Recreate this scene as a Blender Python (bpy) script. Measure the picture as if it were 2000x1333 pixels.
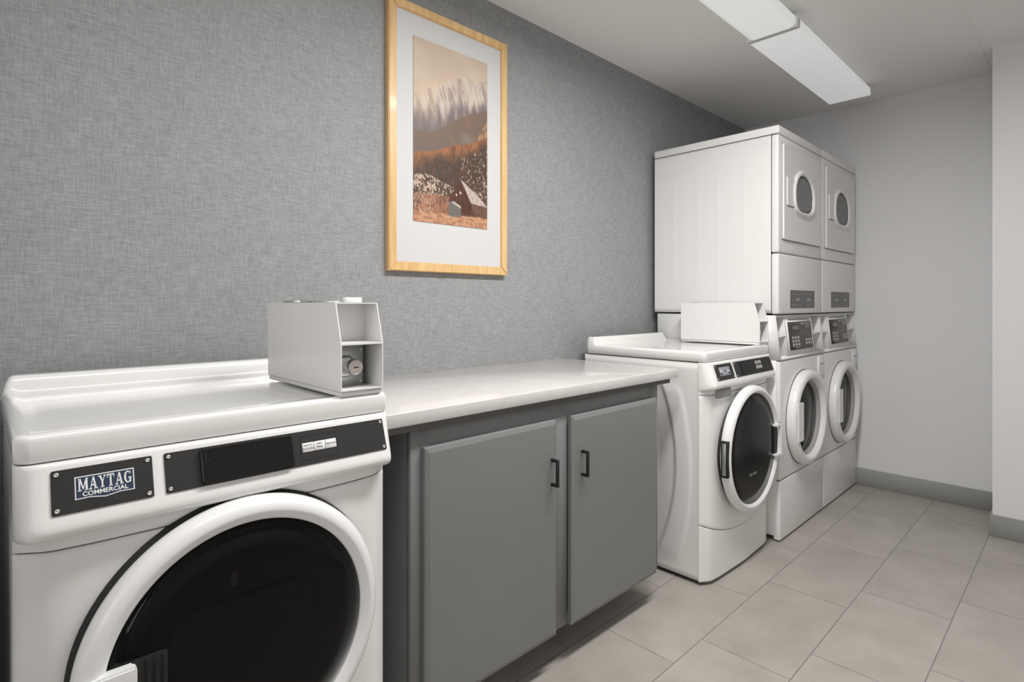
import bpy, bmesh, math, random
from mathutils import Vector, noise
random.seed(4)
PI = math.pi
S = bpy.context.scene
C = S.collection
for o in list(bpy.data.objects):
    bpy.data.objects.remove(o)

# ------------------------------------------------------------------ camera, exposure, world, big lights
cam_d = bpy.data.cameras.new('camera')
cam = bpy.data.objects.new('camera', cam_d); C.objects.link(cam)
cam_d.sensor_width = 36.0
cam_d.lens = 1092.0 / 2000.0 * 36.0
cam_d.shift_y = -(666.5 - 592.5) / 2000.0
cam_d.clip_start = 0.02
cam.location = (0, 0, 1.22)
cam.rotation_euler = (math.radians(90), 0, math.radians(45.97 - 90))
S.camera = cam
S.view_settings.view_transform = 'Standard'
S.view_settings.look = 'None'
S.view_settings.gamma = 1.0
S.view_settings.use_curve_mapping = False
S.view_settings.exposure = 0.03
w = bpy.data.worlds.new('world'); S.world = w; w.use_nodes = True
w.node_tree.nodes['Background'].inputs[0].default_value = (0.8, 0.85, 0.9, 1)
w.node_tree.nodes['Background'].inputs[1].default_value = 0.3

FILL_PANE_GLOW = 2.6      # added glowing panel behind the camera, an invented source
ROOM_FILL = 7.0       # watts, added fill fixture over the left machine, unseen
AISLE_FILL = 43.0      # watts, added main fill fixture over the aisle, unseen
NEAR_TUBE = 0.35       # glow of the fixtures seen in the photo
FAR_TUBE = 0.30

WALL_Y = 1.858; FAR_X = 4.30; CEIL = 2.563; BACK_X = -2.6; RIGHT_Y = -1.15

# ------------------------------------------------------------------ materials
def nt(m): return m.node_tree.nodes, m.node_tree.links
def mat(name, col, rough=0.5, metal=0.0, coat=0.0, spec=0.5, bump=None, var=None):
    m = bpy.data.materials.new(name); m.use_nodes = True
    N, L = nt(m); b = N['Principled BSDF']
    b.inputs['Base Color'].default_value = (*col, 1)
    b.inputs['Roughness'].default_value = rough
    b.inputs['Metallic'].default_value = metal
    b.inputs['Coat Weight'].default_value = coat
    b.inputs['Coat Roughness'].default_value = 0.08
    b.inputs['Specular IOR Level'].default_value = spec
    tc = N.new('ShaderNodeTexCoord')
    if bump:
        n = N.new('ShaderNodeTexNoise'); n.inputs['Scale'].default_value = bump[0]; n.inputs['Detail'].default_value = 3
        bp = N.new('ShaderNodeBump'); bp.inputs['Strength'].default_value = bump[1]; bp.inputs['Distance'].default_value = 0.002
        L.new(tc.outputs['Object'], n.inputs['Vector']); L.new(n.outputs['Fac'], bp.inputs['Height']); L.new(bp.outputs['Normal'], b.inputs['Normal'])
    if var:
        n = N.new('ShaderNodeTexNoise'); n.inputs['Scale'].default_value = var[0]; n.inputs['Detail'].default_value = 5
        r = N.new('ShaderNodeMapRange'); r.inputs['From Min'].default_value = 0.3; r.inputs['From Max'].default_value = 0.7
        r.inputs['To Min'].default_value = 1 - var[1]; r.inputs['To Max'].default_value = 1 + var[1]
        mx = N.new('ShaderNodeMix'); mx.data_type = 'RGBA'; mx.blend_type = 'MULTIPLY'; mx.inputs[0].default_value = 1
        mx.inputs[6].default_value = (*col, 1)
        L.new(tc.outputs['Object'], n.inputs['Vector']); L.new(n.outputs['Fac'], r.inputs['Value']); L.new(r.outputs['Result'], mx.inputs[7])
        L.new(mx.outputs[2], b.inputs['Base Color'])
    return m
def emis(name, col, strength, base=(0.8, 0.8, 0.8)):
    m = mat(name, base, 0.5); N, L = nt(m); b = N['Principled BSDF']
    b.inputs['Emission Color'].default_value = (*col, 1); b.inputs['Emission Strength'].default_value = strength
    return m
enamel = mat('white_enamel', (0.80, 0.795, 0.78), 0.32, coat=0.35, var=(3, 0.012))
lid_enamel = mat('glossy_lid_enamel', (0.78, 0.775, 0.76), 0.22, coat=0.6)
steel_paint = mat('white_steel_paint', (0.78, 0.775, 0.765), 0.38, coat=0.15, bump=(300, 0.03))
ringwhite = mat('door_ring_plastic', (0.79, 0.79, 0.785), 0.30, coat=0.2)
blackp = mat('black_plate', (0.018, 0.017, 0.017), 0.45, bump=(500, 0.05))
blackg = mat('black_gloss', (0.008, 0.0075, 0.0075), 0.16, spec=0.22)
gasket = mat('black_rubber', (0.01, 0.01, 0.01), 0.6)
chrome = mat('chrome', (0.65, 0.65, 0.64), 0.22, metal=1.0)
galv = mat('galvanised_steel', (0.50, 0.51, 0.51), 0.38, metal=0.85, var=(25, 0.12))
brass = mat('lock_face', (0.55, 0.50, 0.45), 0.35, metal=0.8)
drumsteel = mat('drum_steel', (0.10, 0.10, 0.105), 0.35, metal=0.7)
seam = mat('seam_shadow', (0.12, 0.115, 0.11), 0.7)
handle_black = mat('matte_black_metal', (0.006, 0.006, 0.006), 0.4)
cabgrey = mat('grey_cabinet_paint', (0.195, 0.197, 0.197), 0.42, bump=(60, 0.06), var=(2.5, 0.03))
substrate = mat('grey_substrate', (0.10, 0.097, 0.093), 0.6)
dialgrey = mat('printed_plate_grey', (0.10, 0.098, 0.098), 0.4)
padgrey = mat('keypad_face', (0.055, 0.05, 0.048), 0.35, var=(20, 0.15))
keymat = mat('keypad_key', (0.42, 0.41, 0.38), 0.5)
lcd = mat('display_window', (0.16, 0.14, 0.13), 0.2)
linemat = mat('plate_print', (0.33, 0.33, 0.33), 0.5)
white_print = mat('white_print', (0.80, 0.80, 0.80), 0.5)
navy = mat('navy_print', (0.02, 0.035, 0.075), 0.45)
dark_ink = mat('dark_ink', (0.06, 0.06, 0.06), 0.6)
wood = None
whitewall = mat('white_wall_paint', (0.75, 0.75, 0.76), 0.55, bump=(90, 0.12))
ceilpaint = mat('ceiling_paint', (0.86, 0.845, 0.825), 0.8, bump=(120, 0.1), var=(1.5, 0.01))
basegrey = mat('grey_baseboard', (0.30, 0.30, 0.285), 0.5)
matboard = mat('white_mat_board', (0.60, 0.60, 0.60), 0.6)
fixture_metal = mat('white_fixture_metal', (0.75, 0.75, 0.74), 0.4)
recessgrey = mat('light_grey_plastic', (0.36, 0.355, 0.35), 0.5)
lintgrey = mat('grey_screen', (0.20, 0.20, 0.20), 0.5, var=(80, 0.1))

def glass_mat(name, tint, rough=0.03, ior=1.33):
    m = bpy.data.materials.new(name); m.use_nodes = True
    N, L = nt(m); N.remove(N['Principled BSDF']); out = N['Material Output']
    t = N.new('ShaderNodeBsdfTransparent'); t.inputs[0].default_value = (*tint, 1)
    g = N.new('ShaderNodeBsdfGlossy'); g.inputs['Roughness'].default_value = rough; g.inputs[0].default_value = (.9, .9, .9, 1)
    f = N.new('ShaderNodeFresnel'); f.inputs[0].default_value = ior
    mx = N.new('ShaderNodeMixShader'); L.new(f.outputs[0], mx.inputs[0]); L.new(t.outputs[0], mx.inputs[1]); L.new(g.outputs[0], mx.inputs[2])
    L.new(mx.outputs[0], out.inputs[0]); return m
smoke_glass = glass_mat('smoked_door_glass', (0.33, 0.31, 0.30), 0.06, 1.30)
clear_glass = glass_mat('dark_clear_glass', (0.32, 0.32, 0.32), 0.05, 1.18)

def M(N, L, op, a, b=None, c=None):
    n = N.new('ShaderNodeMath'); n.operation = op
    for i, v in enumerate((a, b, c)):
        if v is None: continue
        if isinstance(v, (int, float)): n.inputs[i].default_value = v
        else: L.new(v, n.inputs[i])
    return n.outputs[0]

def make_linen():
    m = mat('woven_grey_wallcovering', (0.3, 0.3, 0.32), 0.75); N, L = nt(m); b = N['Principled BSDF']
    tc = N.new('ShaderNodeTexCoord')
    def thread(sx, sz, detail=2):
        mp = N.new('ShaderNodeMapping'); mp.inputs['Scale'].default_value = (sx, 1, sz); L.new(tc.outputs['Object'], mp.inputs[0])
        n = N.new('ShaderNodeTexNoise'); n.inputs['Scale'].default_value = 1; n.inputs['Detail'].default_value = detail; n.inputs['Roughness'].default_value = .7
        L.new(mp.outputs[0], n.inputs['Vector']); return n.outputs['Fac']
    h = thread(24, 240); v = thread(240, 24); blot = thread(9, 9, 4); fine = thread(520, 520, 1)
    s = M(N, L, 'ADD', M(N, L, 'MULTIPLY', h, .42), M(N, L, 'MULTIPLY', v, .36))
    s = M(N, L, 'ADD', s, M(N, L, 'MULTIPLY', blot, .10)); s = M(N, L, 'ADD', s, M(N, L, 'MULTIPLY', fine, .12))
    cr = N.new('ShaderNodeValToRGB'); L.new(s, cr.inputs[0]); e = cr.color_ramp.elements
    e[0].position = .36; e[0].color = (.215, .218, .223, 1); e[1].position = .64; e[1].color = (.372, .376, .383, 1)
    L.new(cr.outputs[0], b.inputs['Base Color'])
    bp = N.new('ShaderNodeBump'); bp.inputs['Strength'].default_value = .25; bp.inputs['Distance'].default_value = .0015
    L.new(s, bp.inputs['Height']); L.new(bp.outputs[0], b.inputs['Normal']); return m
linen = make_linen()

def make_tile():
    m = mat('porcelain_floor_tile', (0.4, 0.38, 0.35), 0.45); N, L = nt(m); b = N['Principled BSDF']
    g = N.new('ShaderNodeNewGeometry'); sp = N.new('ShaderNodeSeparateXYZ'); L.new(g.outputs['Position'], sp.inputs[0])
    X, Y = sp.outputs[0], sp.outputs[1]
    ry = M(N, L, 'DIVIDE', M(N, L, 'SUBTRACT', Y, .065), .305); row = M(N, L, 'FLOOR', ry); fy = M(N, L, 'SUBTRACT', ry, row)
    off = M(N, L, 'ADD', 2.10, M(N, L, 'MULTIPLY', M(N, L, 'SUBTRACT', 1.0, row), .195))
    rx = M(N, L, 'DIVIDE', M(N, L, 'SUBTRACT', X, off), .61); colm = M(N, L, 'FLOOR', rx); fx = M(N, L, 'SUBTRACT', rx, colm)
    dy = M(N, L, 'MULTIPLY', M(N, L, 'MINIMUM', fy, M(N, L, 'SUBTRACT', 1.0, fy)), .305)
    dx = M(N, L, 'MULTIPLY', M(N, L, 'MINIMUM', fx, M(N, L, 'SUBTRACT', 1.0, fx)), .61)
    d = M(N, L, 'MINIMUM', dx, dy)
    gm = N.new('ShaderNodeMapRange'); L.new(d, gm.inputs[0]); gm.inputs[1].default_value = .0011; gm.inputs[2].default_value = .0021
    cmb = N.new('ShaderNodeCombineXYZ'); L.new(row, cmb.inputs[0]); L.new(colm, cmb.inputs[1])
    wn = N.new('ShaderNodeTexWhiteNoise'); wn.noise_dimensions = '2D'; L.new(cmb.outputs[0], wn.inputs[0])
    ns = N.new('ShaderNodeTexNoise'); ns.inputs['Scale'].default_value = 5; ns.inputs['Detail'].default_value = 6; ns.inputs['Roughness'].default_value = .6
    vadd = N.new('ShaderNodeVectorMath'); vadd.operation = 'ADD'; sc = N.new('ShaderNodeVectorMath'); sc.operation = 'SCALE'; sc.inputs[3].default_value = 7
    L.new(wn.outputs['Color'], sc.inputs[0]); L.new(g.outputs['Position'], vadd.inputs[0]); L.new(sc.outputs[0], vadd.inputs[1]); L.new(vadd.outputs[0], ns.inputs['Vector'])
    gr = N.new('ShaderNodeTexNoise'); gr.inputs['Scale'].default_value = 160; L.new(g.outputs['Position'], gr.inputs['Vector'])
    s = M(N, L, 'ADD', M(N, L, 'MULTIPLY', ns.outputs['Fac'], .75), M(N, L, 'MULTIPLY', gr.outputs['Fac'], .25))
    s = M(N, L, 'ADD', s, M(N, L, 'MULTIPLY', M(N, L, 'SUBTRACT', wn.outputs['Value'], .5), .10))
    cr = N.new('ShaderNodeValToRGB'); L.new(s, cr.inputs[0]); e = cr.color_ramp.elements
    e[0].position = .3; e[0].color = (.325, .300, .270, 1); e[1].position = .7; e[1].color = (.445, .418, .382, 1)
    mx = N.new('ShaderNodeMix'); mx.data_type = 'RGBA'; L.new(gm.outputs[0], mx.inputs[0]); mx.inputs[6].default_value = (.20, .185, .17, 1); L.new(cr.outputs[0], mx.inputs[7])
    L.new(mx.outputs[2], b.inputs['Base Color'])
    bp = N.new('ShaderNodeBump'); bp.inputs['Strength'].default_value = .5; bp.inputs['Distance'].default_value = .001; L.new(gm.outputs[0], bp.inputs['Height']); L.new(bp.outputs[0], b.inputs['Normal'])
    return m
tile = make_tile()

def make_quartz():
    m = mat('white_quartz', (0.8, 0.78, 0.76), 0.18, coat=.3); N, L = nt(m); b = N['Principled BSDF']
    tc = N.new('ShaderNodeTexCoord'); n = N.new('ShaderNodeTexNoise'); n.inputs['Scale'].default_value = 2.2; n.inputs['Detail'].default_value = 6; n.inputs['Distortion'].default_value = 1.2
    L.new(tc.outputs['Object'], n.inputs['Vector'])
    cr = N.new('ShaderNodeValToRGB'); L.new(n.outputs['Fac'], cr.inputs[0]); e = cr.color_ramp.elements
    e[0].position = .44; e[0].color = (.60, .587, .572, 1); e[1].position = .56; e[1].color = (.60, .587, .572, 1)
    k = cr.color_ramp.elements.new(.5); k.color = (.575, .558, .54, 1)
    L.new(cr.outputs[0], b.inputs['Base Color']); return m
quartz = make_quartz()

def make_wood():
    m = mat('natural_maple_frame', (0.6, 0.4, 0.2), 0.4, coat=.1); N, L = nt(m); b = N['Principled BSDF']
    tc = N.new('ShaderNodeTexCoord'); mp = N.new('ShaderNodeMapping'); mp.inputs['Scale'].default_value = (60, 60, 5); L.new(tc.outputs['Object'], mp.inputs[0])
    n = N.new('ShaderNodeTexNoise'); n.inputs['Scale'].default_value = 1; n.inputs['Detail'].default_value = 4; L.new(mp.outputs[0], n.inputs['Vector'])
    cr = N.new('ShaderNodeValToRGB'); L.new(n.outputs['Fac'], cr.inputs[0]); e = cr.color_ramp.elements
    e[0].position = .3; e[0].color = (.62, .39, .16, 1); e[1].position = .7; e[1].color = (.78, .53, .26, 1)
    L.new(cr.outputs[0], b.inputs['Base Color']); return m
wood = make_wood()

# ------------------------------------------------------------------ mesh helpers
class Part:
    def __init__(s): s.bm = bmesh.new()
    def faces(s, pts, fs, smooth=False):
        v = [s.bm.verts.new(p) for p in pts]
        for f in fs:
            try:
                k = s.bm.faces.new([v[i] for i in f]); k.smooth = smooth
            except ValueError: pass
        return s
    def box(s, x0, x1, y0, y1, z0, z1, r=0.0, seg=2):
        b = bmesh.new(); bmesh.ops.create_cube(b, size=1)
        for v in b.verts: v.co = Vector(((x0+x1)/2 + v.co.x*(x1-x0), (y0+y1)/2 + v.co.y*(y1-y0), (z0+z1)/2 + v.co.z*(z1-z0)))
        if r > 0:
            bmesh.ops.bevel(b, geom=list(b.edges), offset=r, segments=seg, profile=.5, affect='EDGES')
            for f in b.faces: f.smooth = True
        return s.join(b)
    def join(s, b):
        t = bpy.data.meshes.new('t'); b.to_mesh(t); b.free(); s.bm.from_mesh(t); bpy.data.meshes.remove(t); return s
    def plate(s, pts, y0, y1, r=0.0):                 # polygon in x,z extruded along y (y0 = front)
        b = bmesh.new(); n = len(pts)
        a = [b.verts.new((p[0], y0, p[1])) for p in pts]; c = [b.verts.new((p[0], y1, p[1])) for p in pts]
        b.faces.new(a); b.faces.new(c[::-1])
        for i in range(n): b.faces.new((a[i], c[i], c[(i+1) % n], a[(i+1) % n]))
        bmesh.ops.recalc_face_normals(b, faces=b.faces)
        if r: bmesh.ops.bevel(b, geom=[e for e in b.edges if all(abs(v.co.y-y0) < 1e-6 for v in e.verts)], offset=r, segments=2, affect='EDGES')
        return s.join(b)
    def prism(s, pts, x0, x1, r=0.0):                 # polygon in y,z extruded along x
        b = bmesh.new(); n = len(pts)
        a = [b.verts.new((x0, p[0], p[1])) for p in pts]; c = [b.verts.new((x1, p[0], p[1])) for p in pts]
        b.faces.new(a); b.faces.new(c[::-1])
        for i in range(n): b.faces.new((a[i], c[i], c[(i+1) % n], a[(i+1) % n]))
        bmesh.ops.recalc_face_normals(b, faces=b.faces)
        if r:
            bmesh.ops.bevel(b, geom=list(b.edges), offset=r, segments=2, affect='EDGES')
            for f in b.faces: f.smooth = True
        return s.join(b)
    def rings(s, loops, close=True, cap0=False, cap1=False, smooth=True):  # successive loops of points
        b = bmesh.new(); V = [[b.verts.new(p) for p in lp] for lp in loops]; n = len(loops[0])
        for a, c in zip(V, V[1:]):
            for i in range(n if close else n-1):
                f = b.faces.new((a[i], a[(i+1) % n], c[(i+1) % n], c[i])); f.smooth = smooth
        if cap0: b.faces.new(V[0])
        if cap1: b.faces.new(V[-1][::-1])
        bmesh.ops.recalc_face_normals(b, faces=b.faces)
        return s.join(b)
    def lathe(s, prof, cx, cz, n=72, sx=1.0, cap0=False, cap1=False, a0=0, a1=360):  # prof = (radius, y), axis along y
        full = abs(a1-a0-360) < 1e-6
        loops = []
        for r, y in prof:
            lp = []
            for i in range(n if full else n+1):
                a = math.radians(a0 + (a1-a0)*i/n); lp.append((cx+sx*r*math.cos(a), y, cz+r*math.sin(a)))
            loops.append(lp)
        return s.rings(loops, close=full, cap0=cap0, cap1=cap1)
    def sheet(s, xs, zs, f, yb):                      # closed slab whose front is y = f(x,z)
        b = bmesh.new(); nx, nz = len(xs), len(zs)
        F = [[b.verts.new((x, f(x, z), z)) for x in xs] for z in zs]
        for j in range(nz-1):
            for i in range(nx-1):
                k = b.faces.new((F[j][i], F[j][i+1], F[j+1][i+1], F[j+1][i])); k.smooth = True
        border = [F[0][i] for i in range(nx)] + [F[j][-1] for j in range(1, nz)] + [F[-1][i] for i in range(nx-2, -1, -1)] + [F[j][0] for j in range(nz-2, 0, -1)]
        back = [b.verts.new((v.co.x, yb, v.co.z)) for v in border]; n = len(border)
        for i in range(n): b.faces.new((border[(i+1) % n], border[i], back[i], back[(i+1) % n]))
        b.faces.new(back)
        bmesh.ops.recalc_face_normals(b, faces=b.faces); return s.join(b)
    def slab(s, G, dx):                               # grid of points given a thickness along x
        b = bmesh.new(); A = [[b.verts.new(p) for p in r] for r in G]; B = [[b.verts.new((p[0]+dx, p[1], p[2])) for p in r] for r in G]
        nj, ni = len(G), len(G[0])
        for j in range(nj-1):
            for i in range(ni-1):
                b.faces.new((A[j][i], A[j][i+1], A[j+1][i+1], A[j+1][i])).smooth = True
                b.faces.new((B[j][i], B[j+1][i], B[j+1][i+1], B[j][i+1]))
        for j in range(nj-1):
            for i in (0, ni-1): b.faces.new((A[j][i], A[j+1][i], B[j+1][i], B[j][i]))
        for i in range(ni-1):
            for j in (0, nj-1): b.faces.new((A[j][i], B[j][i], B[j][i+1], A[j][i+1]))
        bmesh.ops.recalc_face_normals(b, faces=b.faces); return s.join(b)
    def build(s, name, m, parent=None):
        me = bpy.data.meshes.new(name); s.bm.to_mesh(me); s.bm.free(); me.materials.append(m)
        o = bpy.data.objects.new(name, me); C.objects.link(o)
        if parent is not None: o.parent = parent
        return o
def sharp(o, ang=35):
    me = o.data
    me.polygons.foreach_set('use_smooth', [True]*len(me.polygons))
    try: me.set_sharp_from_angle(angle=math.radians(ang))
    except Exception: pass
    return o
def empty(name, loc, label, cat, group=None, rz=0.0):
    o = bpy.data.objects.new(name, None); C.objects.link(o); o.location = loc; o.rotation_euler = (0, 0, rz); o.empty_display_size = .1
    o['label'] = label; o['category'] = cat
    if group: o['group'] = group
    return o
def tag(o, label, cat, group=None):
    o['label'] = label; o['category'] = cat
    if group: o['group'] = group
    return o
def struct(o): o['kind'] = 'structure'; return o
def shift(root):                                      # children were built in corner coordinates: move them under the centred root
    off = Vector(root['_off'])
    for ch in root.children:
        ch.location = -off
    del root['_off']
def rect(x0, x1, z0, z1, r=0.0, k=4):
    if r <= 0: return [(x0, z0), (x1, z0), (x1, z1), (x0, z1)]
    P = []
    for cx, cz, a in ((x1-r, z0+r, -90), (x1-r, z1-r, 0), (x0+r, z1-r, 90), (x0+r, z0+r, 180)):
        for i in range(k+1):
            t = math.radians(a + 90*i/k); P.append((cx+r*math.cos(t), cz+r*math.sin(t)))
    return P
def lin(a, b, n): return [a+(b-a)*i/(n-1) for i in range(n)]
def sst(a, b, x):
    t = max(0, min(1, (x-a)/(b-a))); return t*t*(3-2*t)
def text_part(string, size, xscale, loc, m, parent, name, depth=.0004, rot=(PI/2, 0, 0), align='CENTER', bold=0.0):
    cu = bpy.data.curves.new(name, 'FONT'); cu.body = string; cu.size = size; cu.align_x = align; cu.align_y = 'CENTER'; cu.extrude = depth; cu.offset = bold
    t = bpy.data.objects.new('tmp', cu); C.objects.link(t); bpy.context.view_layer.update()
    me = bpy.data.meshes.new_from_object(t.evaluated_get(bpy.context.evaluated_depsgraph_get()))
    bpy.data.objects.remove(t); me.materials.clear(); me.materials.append(m)
    o = bpy.data.objects.new(name, me); C.objects.link(o); o.parent = parent; o.location = loc; o.rotation_euler = rot; o.scale = (xscale, 1, 1)
    return o

# ------------------------------------------------------------------ room shell
def wallbox(name, x0, x1, y0, y1, z0, z1, m): return struct(Part().box(x0, x1, y0, y1, z0, z1).build(name, m))
wallbox('floor', BACK_X-.1, FAR_X+.1, RIGHT_Y-.1, WALL_Y+.1, -.1, 0, tile)
wallbox('ceiling', BACK_X-.1, FAR_X+.1, RIGHT_Y-.1, WALL_Y+.1, CEIL, CEIL+.1, ceilpaint)
wallbox('wall_left', -.03, FAR_X, WALL_Y, WALL_Y+.1, 0, CEIL, linen)
wallbox('wall_back', FAR_X, FAR_X+.1, RIGHT_Y-.1, WALL_Y+.1, 0, CEIL, whitewall)
wallbox('wall_corner', 3.85, FAR_X, RIGHT_Y, .357, 0, CEIL, whitewall)
wallbox('wall_near', BACK_X, -.03, 1.08, WALL_Y+.1, 0, CEIL, whitewall)  # unseen wall; its front edge is set to shade the near machine's left
wallbox('wall_right', BACK_X, 3.85, RIGHT_Y-.1, RIGHT_Y, 0, CEIL, whitewall)
# front wall (behind the camera) with an opening for the added glowing panel
WY0, WY1, WZ0, WZ1 = -.85, .85, .85, 2.25
p = Part().box(BACK_X-.1, BACK_X, RIGHT_Y-.1, 1.28, 0, WZ0).box(BACK_X-.1, BACK_X, RIGHT_Y-.1, 1.28, WZ1, CEIL)
p.box(BACK_X-.1, BACK_X, RIGHT_Y-.1, WY0, WZ0, WZ1).box(BACK_X-.1, BACK_X, WY1, 1.28, WZ0, WZ1)
struct(p.build('wall_front', whitewall))
fill_win = Part().box(BACK_X-.09, BACK_X-.01, WY0, WY0+.05, WZ0, WZ1).box(BACK_X-.09, BACK_X-.01, WY1-.05, WY1, WZ0, WZ1)
fill_win.box(BACK_X-.09, BACK_X-.01, WY0+.05, WY1-.05, WZ0, WZ0+.05).box(BACK_X-.09, BACK_X-.01, WY0+.05, WY1-.05, WZ1-.05, WZ1).box(BACK_X-.09, BACK_X-.01, -.02, .02, WZ0+.05, WZ1-.05)
fill_win = struct(fill_win.build('fill_window_1', fixture_metal))
fill_pane = Part().box(BACK_X-.06, BACK_X-.05, WY0+.05, WY1-.05, WZ0+.05, WZ1-.05).build('fill_pane', emis('frosted_fill_pane', (1.0, .985, .96), FILL_PANE_GLOW), fill_win)  # invented emissive panel, lights the room from behind the camera
# base boards: back wall and the corner pillar
def baseboard(name, x0, x1, y0, y1): return struct(Part().box(x0, x1, y0, y1, 0, .112, .002, 1).build(name, basegrey))
baseboard('baseboard_back', FAR_X-.012, FAR_X, .357, WALL_Y)
b = Part().box(3.838, 3.85, RIGHT_Y, .369, 0, .112, .002, 1).box(3.85, FAR_X-.012, .357, .369, 0, .112, .002, 1)
struct(b.build('baseboard_corner', basegrey))
baseboard('baseboard_left', .72, 2.2, WALL_Y-.012, WALL_Y)
struct(Part().box(1.2, FAR_X, .397, .403, CEIL-.0025, CEIL).build('trim_1', ceilpaint))   # taped joint across the ceiling

# ------------------------------------------------------------------ ceiling light fixtures
def fixture(x0, x1, lens_m, label, group, wrap, yc=1.045):
    xm = (x0+x1)/2
    t = empty('ceiling_light', (xm, yc, CEIL), label, 'ceiling light', group)
    L_ = (x1-x0)/2; zb = 2.487-CEIL
    Part().box(-L_+.004, L_-.004, -.085, .085, zb+.012, -.001, .004, 1).build('housing', fixture_metal, t)
    for sx in (-1, 1):
        xe = sx*(L_-.006)
        pr = [(-.116, zb), (.116, zb), (.118, -.035), (.090, -.004), (-.090, -.004), (-.118, -.035)]
        Part().prism(pr, xe-.005, xe+.005).build('end_cap', fixture_metal, t)
    if wrap: pr = [(-.108, -.030), (-.110, zb+.022), (-.100, zb+.008), (-.080, zb+.001), (.080, zb+.001), (.100, zb+.008), (.110, zb+.022), (.108, -.030)]
    else: pr = [(-.112, -.030), (-.115, zb+.004), (-.111, zb), (.111, zb), (.115, zb+.004), (.112, -.030)]
    a = [(-L_+.012, y, z) for y, z in pr]; c = [(L_-.012, y, z) for y, z in pr]
    Part().rings([a, c], close=False, smooth=False).build('diffuser', lens_m, t)
    return t
fixture(2.73, 3.945, emis('flat_white_diffuser', (.97, .985, 1.0), FAR_TUBE), 'flat white ceiling fixture reaching furthest towards the back wall, over the stacked machines', 'ceiling light run', False)
fixture(1.505, 2.722, emis('ribbed_diffuser', (.95, 1.0, .95), NEAR_TUBE, (.70, .72, .69)), 'wraparound ceiling fixture with rounded greenish white lens, at top edge over the counter', 'ceiling light run', True)
fill_near = fixture(-.26, .957, emis('near_fill_diffuser', (1.0, .99, .97), 1.5), 'added unseen fill fixture on the ceiling above the machine nearest the viewer', 'added fill light', True, .55)  # added out of view only for its light
def lamp(parent, name, loc, sx, sy, watts, rot=(0, 0, 0), col=(1, .985, .96)):
    d = bpy.data.lights.new(name, 'AREA'); d.shape = 'RECTANGLE'; d.size = sx; d.size_y = sy; d.energy = watts; d.color = col
    o = bpy.data.objects.new(name, d); C.objects.link(o); o.location = loc; o.rotation_euler = rot
    if parent: o.parent = parent
    return o
fill_aisle = fixture(1.0, 2.217, emis('aisle_fill_diffuser', (1.0, .99, .97), 1.5), 'added unseen fill fixture on the ceiling over the open aisle floor', 'added fill light', True, .60)  # invented fixture out of view, main source for the room
lamp(fill_aisle, 'fill_light', (0, 0, 2.487-CEIL-.004), 1.1, .2, AISLE_FILL)
lamp(fill_near, 'fill_light', (0, 0, 2.487-CEIL-.004), 1.1, .2, ROOM_FILL)

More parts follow.
